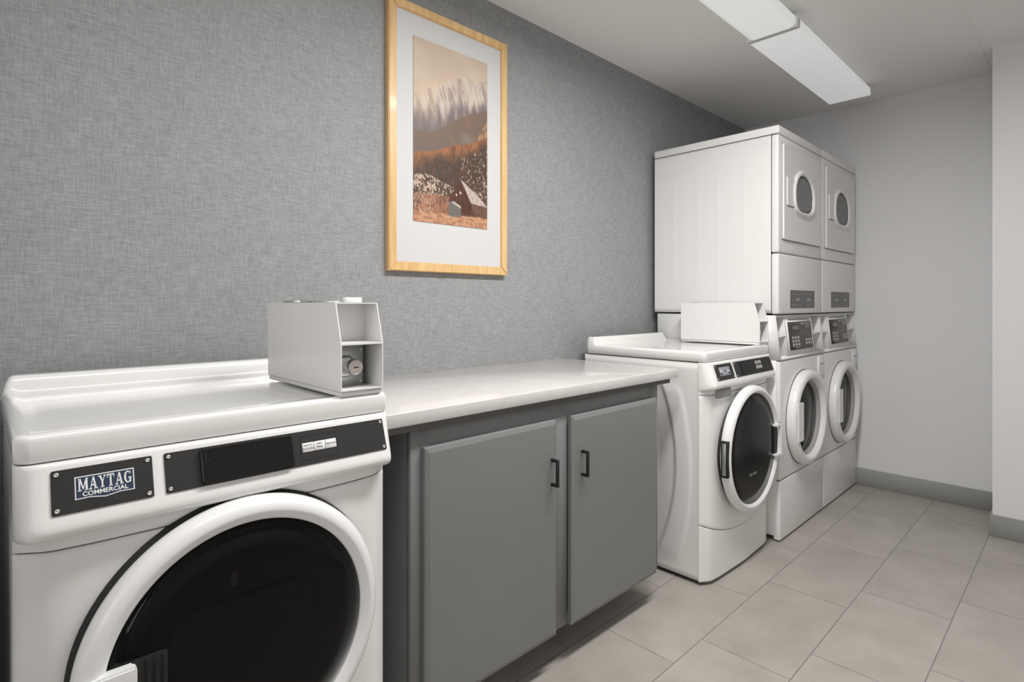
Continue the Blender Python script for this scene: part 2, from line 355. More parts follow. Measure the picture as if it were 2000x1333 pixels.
# ------------------------------------------------------------------ framed picture
def picture():
    x0, x1, z0, z1 = 1.127, 1.743, 1.344, 2.390; yw = WALL_Y
    t = empty('framed_picture', ((x0+x1)/2, yw, z0), 'tall light wood framed mountain and barn print hanging on the grey woven wall', 'picture')
    off = Vector(((x0+x1)/2, yw, z0))
    fr = Part(); fw = .036; yf = -.026
    X0, X1, Z1 = x0-off.x, x1-off.x, z1-z0
    for (a, b_, c, d) in ((X0, X0+fw, 0, Z1), (X1-fw, X1, 0, Z1)):
        fr.plate([(a, c), (b_, c+(fw if a == X0 else 0)), (b_, d-(fw if a == X0 else 0)), (a, d)] if a == X0 else [(a, c+fw), (b_, c), (b_, d), (a, d-fw)], yf, -.002, .003)
    fr.plate([(X0, 0), (X1, 0), (X1-fw, fw), (X0+fw, fw)], yf, -.002, .003)
    fr.plate([(X0, Z1), (X0+fw, Z1-fw), (X1-fw, Z1-fw), (X1, Z1)], yf, -.002, .003)
    fr.build('frame', wood, t)
    Part().box(X0+fw-.003, X1-fw+.003, -.017, -.012, fw-.003, Z1-fw+.003).build('mat_board', matboard, t)
    # the print: painted from a landscape function into the print's own colours
    px0, px1, pz0, pz1 = 1.242-off.x, 1.626-off.x, 1.543-z0, 2.269-z0
    nu, nv = 150, 290
    def lerp(a, b, k): return tuple(a[i]+(b[i]-a[i])*k for i in range(3))
    def nz(u, v, s, s2=None, o=0): return noise.noise(Vector((u*s+o, v*(s2 or s), o*1.7)))
    def pl(pts, u):
        for (a, b_), (c, d) in zip(pts, pts[1:]):
            if u <= c: return b_+(d-b_)*(u-a)/(c-a)
        return pts[-1][1]
    def inside(P, x, y):
        r = False; j = len(P)-1
        for i in range(len(P)):
            if (P[i][1] > y) != (P[j][1] > y) and x < (P[j][0]-P[i][0])*(y-P[i][1])/(P[j][1]-P[i][1])+P[i][0]: r = not r
            j = i
        return r
    sky0, sky1 = (190, 170, 152), (199, 180, 160)
    def colour(u, v):
        ridge = pl([(0, .30), (.18, .26), (.35, .215), (.52, .165), (.68, .128), (.8, .135), (1, .108)], u) + .006*nz(u, 0, 14)
        hill = pl([(0, .51), (.2, .50), (.36, .465), (.5, .405), (.62, .375), (.75, .335), (.88, .31), (1, .285)], u)+.004*nz(u, 0, 40)
        wood_ = pl([(0, .625), (.25, .60), (.5, .545), (.75, .51), (1, .44)], u)+.010*nz(u, 0, 45)
        if v < ridge:
            c = lerp(sky0, sky1, sst(-.4, .5, nz(u, v, 3, 9, 2))); return lerp(c, (206, 178, 148), sst(.05, 0, ridge-v)*.5*(1-u))
        if v < hill:
            k = (v-ridge)/(hill-ridge+.001)
            s_ = .75*nz(u*1.0-v*.55, v+u*.3, 11, 6, 3)+.45*nz(u-v*.5, v, 46, 14, 5)+.2*nz(u, v, 90, 60, 4)
            c = lerp((176, 160, 150), (204, 189, 175), sst(-.5, .4, s_))
            if s_ < -.30+k*.12: c = lerp(c, (146, 126, 116), .5)
            low = sst(.45, 1.05, k+(1-u)*.32-.12+.35*nz(u, v, 18, 9, 9)); c = lerp(c, (104, 92, 92), low*.92)
            return lerp(c, (196, 170, 140), .35*(1-k)*(u < .3)+.12*sst(.25, 0, k))
        if v < wood_:
            k = (v-hill)/(wood_-hill); c = lerp((112, 92, 76), (104, 88, 82), k)
            c = lerp(c, (132, 98, 74), .6*sst(0, .4, nz(u, v, 5, 8, 4))); c = lerp(c, (128, 116, 106), .7*sst(.14, 0, math.hypot((u-.70)*1.0, (v-.49)*2.2)))
            if u > .86 and v > pl([(.86, .46), (.93, .40), (1, .35)], u): c = lerp((164, 128, 96), (120, 92, 72), sst(-.2, .3, nz(u, v, 25)))
            return c
        tr = nz(u, v, 62, 26, 6)+.6*nz(u, v, 120, 50, 7)
        k = v-wood_
        if inside([(.612, .727), (.90, .822), (1.0, .868), (.76, .858)], u, v): return lerp((186, 170, 160), (166, 150, 142), sst(-.3, .3, nz(u, v, 30, 60)))
        if inside([(.45, .865), (.52, .862), (.62, .885), (.62, .952), (.45, .948)], u, v):
            return (176, 164, 156) if v < .868+(u-.48)*.22 and u > .50 else (104, 98, 92)
        if inside([(.612, .728), (.76, .86), (.80, .93), (.50, .93), (.44, .862)], u, v):
            if math.hypot(u-.555, (v-.822)*1.7) < .012 or math.hypot(u-.61, (v-.806)*1.7) < .014: return (190, 168, 156)
            return lerp((86, 48, 32), (64, 38, 28), sst(-.3, .3, nz(u, v, 50, 20)))
        gold = sst(.085, .01, k+.05*nz(u, v, 9)); c = lerp((66, 50, 42), (156, 100, 58), gold*(.6+.4*sst(-.3, .3, tr)))
        if gold < .5 and tr > .25: c = lerp(c, (126, 76, 50), .45)
        if gold < .3 and u > .6 and nz(u, v, 55, 60, 12) > .42: c = (150, 130, 114)
        rim = pl([(0, .745), (.2, .735), (.45, .775), (.6, .79), (.75, .755), (1, .70)], u)+.012*nz(u, 0, 30)
        tr2 = nz(u, v, 70, 60, 14)+.6*nz(u, v, 150, 120, 15)
        if v > rim and v < .84+.01*nz(u, 0, 20):
            c = (182, 160, 142) if tr2+.7*nz(u, v, 10, 22, 3) > (.10 if u < .42 else .42) else (76, 56, 46)
        elif v >= .84+.01*nz(u, 0, 20):
            c = lerp((112, 76, 60), (160, 112, 84), sst(-.35, .35, tr+.5*nz(u, v, 12, 12, 8)))
            if u > .55: c = lerp(c, (78, 60, 50), .65)
            if u < .25 and tr2 > .32: c = (180, 154, 138)
        if v > .945+.008*nz(u, 0, 12)-.01*u: c = lerp((188, 142, 110), (158, 112, 84), sst(-.3, .4, nz(u, v, 14, 60)+.6*tr))
        return c
    b = bmesh.new(); V = [[b.verts.new((px0+(px1-px0)*i/nu, -.0185, pz1-(pz1-pz0)*j/nv)) for i in range(nu+1)] for j in range(nv+1)]
    cl = b.loops.layers.float_color.new('paint')
    for j in range(nv):
        for i in range(nu):
            f = b.faces.new((V[j][i], V[j+1][i], V[j+1][i+1], V[j][i+1]))
            for l in f.loops:
                u = (l.vert.co.x-px0)/(px1-px0); v = (pz1-l.vert.co.z)/(pz1-pz0)
                c = colour(u, v); l[cl] = tuple((x/255.0)**2.2 for x in c)+(1,)
    # backing and edges give the print a real thickness
    me = bpy.data.meshes.new('print'); b.to_mesh(me); b.free()
    m = mat('landscape_print', (.5, .4, .3), .55); N, L = nt(m); a = N.new('ShaderNodeVertexColor'); a.layer_name = 'paint'
    L.new(a.outputs[0], N['Principled BSDF'].inputs['Base Color']); me.materials.append(m)
    o = bpy.data.objects.new('print', me); C.objects.link(o); o.parent = t
    so = o.modifiers.new('thickness', 'SOLIDIFY'); so.thickness = .001; so.offset = 1
picture()

# ------------------------------------------------------------------ countertop and cabinet
ct = Part().box(-.705, .71, -.327, .327, 0, .036, .0025, 2).build('countertop', quartz)
ct.location = (1.43, 1.531, .907); tag(ct, 'long white quartz countertop between the near machine and the middle washer', 'countertop')
def cabinet():
    t = empty('base_cabinet', (1.425, 1.54, 0), 'grey painted two door base cabinet with black bar pulls, under the white countertop', 'cabinet')
    o = Vector((1.425, 1.54, 0)); x0, x1 = .825-o.x, 2.024-o.x; yf = 1.235-o.y; yb = 1.845-o.y
    body = Part().box(x0, x0+.018, yf+.019, yb, .13, .888).box(x1-.018, x1, yf+.019, yb, .13, .888).box(x0+.018, x1-.018, yf+.019, yb, .13, .148).box(x0+.018, x1-.018, yb-.012, yb, .148, .888)
    body.build('body', cabgrey, t)
    Part().box(x0+.02, x1-.02, 1.40-o.y, 1.418-o.y, 0, .13).box(x0+.02, x0+.038, 1.418-o.y, yb-.01, 0, .13).box(x1-.038, x1-.02, 1.418-o.y, yb-.01, 0, .13).build('toe_kick', cabgrey, t)
    f = Part().box(x0, x0+.06, yf, yf+.018, .13, .888, .0015, 1).box(x1-.06, x1, yf, yf+.018, .13, .888, .0015, 1).box(1.39-o.x, 1.455-o.x, yf+.0003, yf+.018, .13, .888, .0015, 1)
    f.box(x0+.055, x1-.055, yf+.0004, yf+.018, .81, .888, .001, 1).box(x0+.055, x1-.055, yf+.0004, yf+.018, .13, .17, .001, 1)
    f.build('face_frame', cabgrey, t)
    for (a, b_, hx) in ((.858, 1.380, 1.352), (1.456, 1.988, 1.507)):
        a -= o.x; b_ -= o.x; ys = yf-.0215
        d = Part(); zz0, zz1 = .1305, .837
        loops = []
        for ins, y in ((0, yf-.001), (0, ys+.007), (.0015, ys+.0045), (.012, ys+.0008), (.015, ys)):
            loops.append([(a+ins, y, zz0+ins), (b_-ins, y, zz0+ins), (b_-ins, y, zz1-ins), (a+ins, y, zz1-ins)])
        d.rings(loops, cap0=True, cap1=True, smooth=False)
        door = d.build('door', cabgrey, t)
        h = hx-o.x; zc0, zc1 = .628, .716
        hh = Part().box(h-.0045, h+.0045, ys-.030, ys-.021, zc0, zc1, .0008, 1).box(h-.0045, h+.0045, ys-.022, ys+.0002, zc0, zc0+.009, .0006, 1).box(h-.0045, h+.0045, ys-.022, ys+.0002, zc1-.009, zc1, .0006, 1)
        hh.build('handle', handle_black, door)
    Part().box(.745-o.x, 2.09-o.x, 1.216-o.y, yb, .8885, .9065).build('subtop', substrate, t)
cabinet()

# ------------------------------------------------------------------ front loader with the wide smoked door (nearest machine, and the one past the counter)
def slab_word(P, word, x0, x1, z0, z1, y, yb):
    """blocky serif capitals from plates"""
    n = len(word); tot = sum({'M': 1.25, 'A': 1.05}.get(c, .95) for c in word)+.10*(n-1); k = (x1-x0)/tot; x = x0; H = z1-z0
    for i, c in enumerate(word):
        wd = {'M': 1.25, 'A': 1.05}.get(c, .95)*k
        def q(pts): P.plate([(x+a*wd, z0+b_*H) for a, b_ in pts], y, yb)
        if c == 'M':
            q([(.08, 0), (.22, 0), (.22, 1), (.08, 1)]); q([(.74, 0), (.94, 0), (.94, 1), (.74, 1)])
            q([(.08, 1), (.28, 1), (.56, .12), (.46, .12)]); q([(.46, .12), (.56, .12), (.86, 1), (.76, 1)])
            for a in (0, .66): q([(a, 0), (a+.34, 0), (a+.34, .1), (a, .1)])
            q([(0, .9), (.26, .9), (.26, 1), (0, 1)]); q([(.78, .9), (1.0, .9), (1.0, 1), (.78, 1)])
        if c == 'A':
            q([(.08, 0), (.18, 0), (.52, 1), (.44, 1)]); q([(.66, 0), (.90, 0), (.60, 1), (.40, 1)]); q([(.24, .28), (.72, .28), (.70, .4), (.28, .4)])
            q([(0, 0), (.32, 0), (.32, .1), (0, .1)]); q([(.56, 0), (1.0, 0), (1.0, .1), (.56, .1)])
        if c == 'Y':
            q([(.40, 0), (.62, 0), (.62, .5), (.40, .5)]); q([(.08, 1), (.32, 1), (.62, .5), (.40, .5)]); q([(.82, 1), (.92, 1), (.62, .5), (.52, .5)])
            q([(.28, 0), (.74, 0), (.74, .1), (.28, .1)]); q([(0, .9), (.42, .9), (.42, 1), (0, 1)]); q([(.68, .9), (1, .9), (1, 1), (.68, 1)])
        if c == 'T':
            q([(.39, 0), (.61, 0), (.61, 1), (.39, 1)]); q([(.02, .88), (.98, .88), (.98, 1), (.02, 1)]); q([(.26, 0), (.74, 0), (.74, .1), (.26, .1)])
            q([(.02, .70), (.10, .70), (.14, .9), (.02, .9)]); q([(.98, .70), (.90, .70), (.86, .9), (.98, .9)])
        if c == 'G':
            pts = []
            for a in range(50, 320, 18): pts.append((.48+.48*math.cos(math.radians(a)), .5+.5*math.sin(math.radians(a))))
            inn = []
            for a in range(302, 49, -18): inn.append((.50+.27*math.cos(math.radians(a)), .5+.38*math.sin(math.radians(a))))
            for i2 in range(len(pts)-1):
                A = math.radians(50+18*i2); B = math.radians(68+18*i2)
                q([(.48+.48*math.cos(A), .5+.5*math.sin(A)), (.48+.48*math.cos(B), .5+.5*math.sin(B)), (.50+.26*math.cos(B), .5+.40*math.sin(B)), (.50+.26*math.cos(A), .5+.40*math.sin(A))])
            q([(.70, .05), (.92, .05), (.92, .45), (.70, .45)]); q([(.55, .38), (1.0, .38), (1.0, .48), (.55, .48)]); q([(.80, .7), (.88, .7), (.88, 1.0), (.80, .9)])
        x += wd+.10*k

def front_loader(name, W, loc, rz, label, group, cz, rg, ro, side, plate_parts):
    """corner coordinates: x 0..W, y 0 = front lid face, z 0 = floor"""
    D = .66
    t = empty(name, loc, label, 'washer' if name == 'front_load_washer' else 'dryer', group, rz)
    t['_off'] = (W/2, D/2, 0)
    ySide = .030
    # --- side and rear panels
    def arc(zc, y0, k, z): return y0+k*(z-zc)**2
    def sidef(y, z):
        h = 0.0
        a1 = arc(.50, .142, .55, z); a2 = arc(.47, .066, .40, z)
        env = sst(.05, .12, z)*sst(.87, .82, z)
        h += .0045*sst(a2-.010, a2+.012, y)*sst(a1+.012, a1-.010, y)*env
        a0 = arc(.50, .225, .60, z)
        h -= .007*sst(a1-.002, a1+.010, y)*sst(a0+.03, a0, y)*env
        return h
    for sx in (0, 1):
        ys = lin(ySide, D-.005, 90); zs = [.019]+lin(.04, .93, 70)+[.961]
        G = [[((-sidef(y, z) if sx == 0 else W+sidef(y, z))+(.0045 if sx == 0 else -.0045), y, z) for y in ys] for z in zs]
        Part().slab(G, .002 if sx == 0 else -.002).build('side_panel', enamel, t)
    Part().box(.007, W-.007, D-.008, D-.003, .02, .961).build('rear_panel', enamel, t)
    # --- feet
    for fx in (.05, W-.05):
        for fy in (.07, D-.06): Part().box(fx-.02, fx+.02, fy-.02, fy+.02, 0, .03, .004, 1).build('foot', gasket, t)
    # --- bowed front: offset of the front face from y=0 (negative = towards the room)
    def bow(x):
        u = min(x, W-x)
        pts = [(0, .029), (.004, .022), (.012, .016), (.035, .0), (.05, -.006), (.10, -.012), (W/2, -.021)]
        for (a, b_), (c, d) in zip(pts, pts[1:]):
            if u <= c: return b_+(d-b_)*(u-a)/(c-a)
        return pts[-1][1]
    xs = [0, .002, .005, .012, .023, .032, .038, .05, .07, .10]+lin(.14, W-.14, 16)+[W-.10, W-.07, W-.05, W-.038, W-.032, W-.023, W-.012, W-.005, W-.002, W]
    zk = [(.014, .006), (.018, .002), (.03, 0)]
    def kick_top(x):                      # the lower seam dips under the door
        u = (x-W/2)/(W/2); return .262-.070*(1-abs(u)**2.2)
    # lower kick panel
    b = bmesh.new()
    def front_patch(P, zlo, zhi, nz, yoff, edge=.0025, name_=None, m=enamel, yb=ySide):
        b = bmesh.new(); rows = []
        ts = [0, .01, .03]+lin(.08, .92, nz)+[.97, .99, 1]
        for k in ts:
            r = []
            for x in xs:
                z = zlo(x)+(zhi(x)-zlo(x))*k; d = min(z-zlo(x), zhi(x)-z)
                e = edge*(1-min(1, d/edge))**2
                r.append(b.verts.new((x, min(yb-.0005, bow(x)+yoff+e), z)))
            rows.append(r)
        nx = len(xs)
        for j in range(len(ts)-1):
            for i in range(nx-1):
                f = b.faces.new((rows[j][i], rows[j][i+1], rows[j+1][i+1], rows[j+1][i])); f.smooth = True
        bd = [rows[0][i] for i in range(nx)]+[rows[j][-1] for j in range(1, len(ts))]+[rows[-1][i] for i in range(nx-2, -1, -1)]+[rows[j][0] for j in range(len(ts)-2, 0, -1)]
        bk = [b.verts.new((v.co.x, yb, v.co.z)) for v in bd]; n = len(bd)
        for i in range(n): b.faces.new((bd[(i+1) % n], bd[i], bk[i], bk[(i+1) % n]))
        bmesh.ops.recalc_face_normals(b, faces=b.faces); P.join(b); return P
    front_patch(Part(), lambda x: .016, lambda x: kick_top(x)-.0012, 5, .002).build('kick_panel', enamel, t)
    front_patch(Part(), lambda x: kick_top(x)+.0012, lambda x: .8195, 9, 0).build('front_panel', enamel, t)
    front_patch(Part(), lambda x: .8215, lambda x: .852, 3, .001).build('console_skirt', enamel, t)
    Part().box(.008, W-.008, ySide-.004, ySide+.004, .03, .955).build('inner_frame', seam, t)
    # --- slanted console
    prof = [(.963, -.004, 0), (.961, -.008, .3), (.955, -.010, .6), (.935, -.0165, 1), (.905, -.0265, 1), (.880, -.035, 1), (.870, -.0385, 1), (.862, -.040, 1), (.855, -.038, 1), (.849, -.032, 1), (.845, -.022, 1), (.8435, -.010, 1)]
    cxs = [0, .001, .004, .009, .016, .026]+lin(.04, W-.04, 14)+[W-.026, W-.016, W-.009, W-.004, W-.001, W]
    def ctap(x):
        u = min(x, W-x)
        if u >= .026: return 1.0
        q = 1-u/.026; return 1-(1-math.sqrt(max(0, 1-q*q)))
    b = bmesh.new(); rows = []
    for z, y, _ in prof:
        rows.append([b.verts.new((x+(0.0 if .03 < x < W-.03 else 0), (ySide-.001)+(y-(ySide-.001))*ctap(x), z)) for x in cxs])
    for j in range(len(prof)-1):
        for i in range(len(cxs)-1):
            f = b.faces.new((rows[j][i], rows[j][i+1], rows[j+1][i+1], rows[j+1][i])); f.smooth = True
    n = len(cxs)
    bd = [rows[0][i] for i in range(n)]+[rows[j][-1] for j in range(1, len(prof))]+[rows[-1][i] for i in range(n-2, -1, -1)]+[rows[j][0] for j in range(len(prof)-2, 0, -1)]
    bk = [b.verts.new((v.co.x, ySide+.001, v.co.z)) for v in bd]
    for i in range(len(bd)): b.faces.new((bd[(i+1) % len(bd)], bd[i], bk[i], bk[(i+1) % len(bd)]))
    bmesh.ops.recalc_face_normals(b, faces=b.faces)
    P = Part(); P.join(b); cons = P.build('console', enamel, t)
    # --- plates on the slanted face: built flat (x,z') and tilted about their top edge
    slope = math.atan2(.0185, .055)
    def face_empty(name_, m, pts, thick=.0016, up=0.0):
        # local frame: x right, z up the slope, y out of it
        P = Part(); P.plate(pts, -thick-up, -up, .0004); return P.build(name_, m, cons)
    base = Vector((0, -.0105, .955)); ca, sa = math.cos(slope), math.sin(slope)
    def put(o, parent=None):
        o.location = base if parent is None else (0, 0, 0)
        if parent is None: o.rotation_euler = (-slope, 0, 0)
        else: o.parent = parent
        return o
    # rotation about x by -slope tips the lower edge towards the room (local -z goes to -y)
    def screw(parent, x, z):
        s_ = Part(); s_.lathe([(.0036, -.0016), (.0036, -.0030), (.0030, -.0038), (.0016, -.0039), (.0015, -.0030)], x, z, 20, cap1=True); so = s_.build('screw', chrome, parent)
    pa, pb = plate_parts
    ptop, pbot = -.004, -.074
    p1 = put(face_empty('logo_plate', blackp, rect(pa[0], pa[1], pbot, ptop, .003)))
    for sx in (pa[0]+.007, pa[1]-.007):
        for sz in (pbot+.007, ptop-.007): screw(p1, sx, sz)
    lw = (pa[1]-pa[0]); lx0 = pa[0]+lw*.215; lx1 = pa[0]+lw*.80; lz0, lz1 = -.055, -.019
    if side == 'left':
        mid = (lx0+lx1)/2
        bt = [(lx0, lz0), (lx1, lz0), (lx1, lz1), (lx0, lz1)]
        bl = [(lx0, lz0), (lx0+(lx1-lx0)*.25, lz0+.0005), (mid, lz0-.003), (lx1-(lx1-lx0)*.25, lz0+.0005), (lx1, lz0), (lx1, lz1), (lx0, lz1)]
        Part().plate(bl, -.0022, -.0016).build('logo_border', white_print, p1)
        ins = .0017
        bl2 = [(lx0+ins, lz0+ins), (lx0+(lx1-lx0)*.25, lz0+ins+.0005), (mid, lz0-.003+ins), (lx1-(lx1-lx0)*.25, lz0+ins+.0005), (lx1-ins, lz0+ins), (lx1-ins, lz1-ins), (lx0+ins, lz1-ins)]
        Part().plate(bl2, -.0025, -.0022).build('logo_field', navy, p1)
        P = Part(); slab_word(P, 'MAYTAG', lx0+.004, lx1-.004, lz0+.0125, lz1-.0035, -.0029, -.0025); P.build('logo_lettering', white_print, p1)
        text_part('COMMERCIAL', .0098, 1.0, (mid, -.0027, lz0+.0068), white_print, p1, 'logo_subtitle', .0002, bold=.0002)
    else:
        m_ = linemat
        P = Part().plate(rect(lx0, lx1, lz0, lz1), -.0021, -.0016); P.build('logo_border', white_print, p1)
        Part().plate(rect(lx0+.0014, lx1-.0014, lz0+.0014, lz1-.0014), -.0024, -.0021).build('logo_field', navy, p1)
        P = Part(); slab_word(P, 'MAYTAG', lx0+.004, lx1-.004, lz0+.0125, lz1-.0035, -.0029, -.0024); P.build('logo_lettering', white_print, p1)
        text_part('COMMERCIAL', .0095, 1.0, ((lx0+lx1)/2, -.0027, lz0+.0068), white_print, p1, 'logo_subtitle', .0002)
    p2 = put(face_empty('control_plate', blackp, rect(pb[0], pb[1], pbot, ptop, .003)))
    for sx in (pb[0]+.007, pb[1]-.007):
        for sz in (pbot+.007, ptop-.007): screw(p2, sx, sz)
    w2 = pb[1]-pb[0]
    if side == 'left':
        d0, d1 = pb[0]+.057, pb[0]+.225
        P = Part(); P.rings([[(x, y, z) for x, z in rect(d0+i_, d1-i_, pbot+.003+i_, ptop-.004-i_, .004)] for i_, y in ((0, -.0014), (0, -.008), (.0015, -.0095))], cap1=True, smooth=False)
        P.build('display_cover', blackg, p2)
        Part().box(d0+.008, d0+.0085, -.0098, -.0095, ptop-.027, ptop-.013).box(d0+.008, d0+.016, -.0098, -.0095, ptop-.027, ptop-.0265).build('cover_mark', padgrey, p2)
        c0, c1 = pb[0]+.243, pb[0]+.325
        P = Part(); fr_ = rect(c0, c1, pbot+.010, ptop-.010, .003); P.rings([[(x, y, z) for x, z in rr] for rr, y in ((rect(c0, c1, pbot+.010, ptop-.010, .003), -.0014), (rect(c0+.0003, c1-.0003, pbot+.0103, ptop-.0103, .003), -.0022), (rect(c0+.0016, c1-.0016, pbot+.0116, ptop-.0116, .003), -.0022), (rect(c0+.0018, c1-.0018, pbot+.0118, ptop-.0118, .003), -.0012))], smooth=False)
        P.build('cycle_frame', gasket, p2)
        lw_ = (c1-c0-.010)/3
        for i_, tx in enumerate((('WHITES', '& COLORS'), ('PERM', 'PRESS'), ('DELICATES',))):
            a = c0+.004+i_*(lw_+.001)
            tg = Part().box(a, a+lw_, -.0024, -.0016, -.0475, -.0290, .0003, 1).build('cycle_label', white_print, p2)
            for j, s_ in enumerate(tx):
                zz = (-.0345 if len(tx) == 2 else -.038)-j*.0068
                text_part(s_, .0062, .72 if len(s_) > 6 else .85, (a+lw_/2, -.0026, zz), dark_ink, p2, 'cycle_text', .0001)
    else:
        Part().plate(rect(pb[0]+w2*.15, pb[0]+w2*.98, pbot+.004, ptop-.004, .003), -.004, -.0016).build('display_cover', blackg, p2)
        text_part('L', .02, 1, (pb[0]+w2*.08, -.0018, -.036), padgrey, p2, 'control_mark', .0002)
        for k_ in range(2):
            P = Part()
            for i_ in range(3): P.box(pb[0]+w2*(.535+.055*i_), pb[0]+w2*(.535+.055*i_+.05), -.0046, -.004, -.0310-.022*k_, -.0155-.022*k_)
            P.build('cycle_label', keymat, p2)
            text_part('NORMAL' if k_ == 0 else 'HOT 01', .009, 1.0, (pb[0]+w2*.615, -.0047, -.0235-.022*k_), dark_ink, p2, 'cycle_text', .0001)
        # dispenser pull under the console, left of the door
        Part().prism([(-.0245, .805), (-.0245, .842), (.01, .842), (.01, .805)], .075, .20, .003).build('dispenser_recess', recessgrey, t)
    # --- lid
    b = bmesh.new(); nx, ny = 54, 64; Dl = D-.012; r = .022
    def corner(x, y):
        def cc(v, L_):
            if v < r: return (r-v)/r, -1
            if v > L_-r: return (v-(L_-r))/r, 1
            return 0, 0
        a, sa_ = cc(x, W); c, sc_ = cc(y, Dl)
        if a > 0 and c > 0:
            m_ = max(a, c); h = math.hypot(a, c); a2, c2 = a/h*m_, c/h*m_
            x = (r-a2*r) if sa_ < 0 else (W-r+a2*r); y = (r-c2*r) if sc_ < 0 else (Dl-r+c2*r)
        return x, y
    def lines(L_, n):
        e = [0, .0015, .004, .008, .013, .018, .022]; return e+lin(.034, L_-.034, n)+[L_-v for v in e[::-1]]
    xl, yl = lines(W, 30), [0, .0015, .004, .008, .013, .018, .022]+lin(.04, Dl-.13, 14)+lin(Dl-.12, Dl-.024, 26)+[Dl-v for v in (.018, .013, .008, .004, .0015, 0)]
    def ztop(x, y):
        d = min(x, W-x, y, Dl-y)
        ed = .011*(1-math.sqrt(max(0, 1-(1-min(1, d/.012))**2)))
        dish = .0055*sst(.018, .034, min(x, W-x, y-.004))*sst(Dl-.052, Dl-.062, y)
        s_ = min(x, W-x)
        bgd = .038*sst(Dl-.066, Dl-.042, y)*(1-(1-min(1, s_/.022))**2.4 if s_ < .022 else 1)
        dB = Dl-y
        ed2 = .012*(1-math.sqrt(max(0, 1-(1-min(1, dB/.014))**2))) if dB < .014 else 0
        return 1.010-ed-dish+bgd-ed2*.5
    G = []
    for y in yl:
        rw = []
        for x in xl:
            X_, Y_ = corner(x, y); rw.append(b.verts.new((X_, Y_, ztop(x, y))))
        G.append(rw)
    for j in range(len(yl)-1):
        for i in range(len(xl)-1):
            f = b.faces.new((G[j][i], G[j][i+1], G[j+1][i+1], G[j+1][i])); f.smooth = True
    bd = [G[0][i] for i in range(len(xl))]+[G[j][-1] for j in range(1, len(yl))]+[G[-1][i] for i in range(len(xl)-2, -1, -1)]+[G[j][0] for j in range(len(yl)-2, 0, -1)]
    k1 = [b.verts.new((v.co.x, v.co.y, .969)) for v in bd]
    k2 = [b.verts.new((W/2+(v.co.x-W/2)*.992, Dl/2+(v.co.y-Dl/2)*.994, .965)) for v in bd]
    n = len(bd)
    for A, B in ((bd, k1), (k1, k2)):
        for i in range(n):
            f = b.faces.new((A[(i+1) % n], A[i], B[i], B[(i+1) % n])); f.smooth = True
    b.faces.new(k2)
    bmesh.ops.recalc_face_normals(b, faces=b.faces)
    P = Part(); P.join(b); P.build('lid', lid_enamel, t)
    # --- door
    cx = W/2; yp = -.020; y0 = yp-(.009 if side == 'left' else .018)     # yp: panel plane, y0: datum of the door that stands proud of it
    gr_ = ro-.003 if side == 'left' else ro-.040
    gk = Part(); gk.lathe([(gr_+.006, yp+.012), (gr_+.006, yp-.001), (gr_, yp-.003), (gr_, y0-.003)], cx, cz, 96); gk.build('door_gasket', gasket, t)
    ri = rg
    P = Part()
    P.lathe([(ro-.020, y0+.006), (ro-.004 if side == 'left' else ro-.010, y0+.003), (ro-.001, y0-.004), (ro-.001, y0-.016), (ro-.004, y0-.026), (ro-.010, y0-.034), (ro-.018, y0-.0385), (ro-.024, y0-.0395),
             (ro-.028, y0-.0393), (ri+.004, y0-.0315), (ri+.001, y0-.0300), (ri, y0-.027), (ri, y0+.012)], cx, cz, 128)
    ring = P.build('door', ringwhite, t)
    P = Part(); P.lathe([(ri-.001, y0-.018), (ri-.0005, y0-.0265), (ri*.8, y0-.0285), (ri*.4, y0-.0305), (.001, y0-.031)], cx, cz, 96, cap1=True); P.build('door_glass', blackg if side != 'left' else smoke_glass, ring)
    if side == 'left':
        P = Part(); P.lathe([(ri-.002, y0-.014), (ri-.03, y0-.012), (ri-.05, y0-.006), (ri-.075, y0-.004), (.001, y0-.0035)], cx, cz, 96, cap1=True)
        P.build('inner_bowl', blackp, ring)
        P = Part(); P.rings([[(x, y, z) for x, z in rr] for rr, y in ((rect(cx-.135, cx+.140, cz-.13, cz+.085, .05, 8), y0-.003), (rect(cx-.135, cx+.140, cz-.13, cz+.085, .05, 8), y0-.012), (rect(cx-.128, cx+.133, cz-.123, cz+.078, .045, 8), y0-.0145))], cap1=True, smooth=True)
        P.build('lint_panel', blackp, ring)
        Part().box(cx-.028, cx-.016, y0-.0048, y0-.0034, cz+.105, cz+.132).build('inner_sticker', lintgrey, ring)
        # white grip bridging the ring at left with a dark finger pocket beside it
        gx0 = cx-ro+.010; gx1 = cx-ro+.088; gz0, gz1 = cz-.060, cz+.045
        P = Part()
        P.plate(rect(gx0, gx1, gz0, gz1, .006), y0-.047, y0-.022, .003); P.build('door_handle', ringwhite, ring)
        P = Part(); qx0, qx1, qz0, qz1 = gx1-.006, gx1+.046, gz0-.004, gz1+.004
        P.plate(rect(qx0, qx1, qz0, qz1, .006), y0-.0325, y0-.020)
        pk = P.build('handle_pocket', gasket, ring)
        P = Part()
        for k_ in (.012, .024, .036): P.box(gx1+k_, gx1+k_+.004, y0-.0345, y0-.0325, qz0+.004, qz1-.004, .001, 1)
        P.build('pocket_rib', blackg, ring)
    else:
        # hinge cut-out in the left flank of the ring
        Part().box(cx-ro-.0008, cx-ro+.020, y0-.0355, y0-.004, cz-.078, cz+.078, .002, 1).build('hinge_slot', gasket, ring)
        Part().box(cx-ro-.0022, cx-ro+.004, y0-.027, y0-.012, cz-.068, cz+.068, .001, 1).build('hinge', galv, ring)
        # handle bracket on the right
        hx = cx+rg-.035
        Part().plate(rect(hx, hx+.045, cz-.068, cz+.068, .004), y0-.0350, y0-.022).build('handle_pocket', gasket, ring)
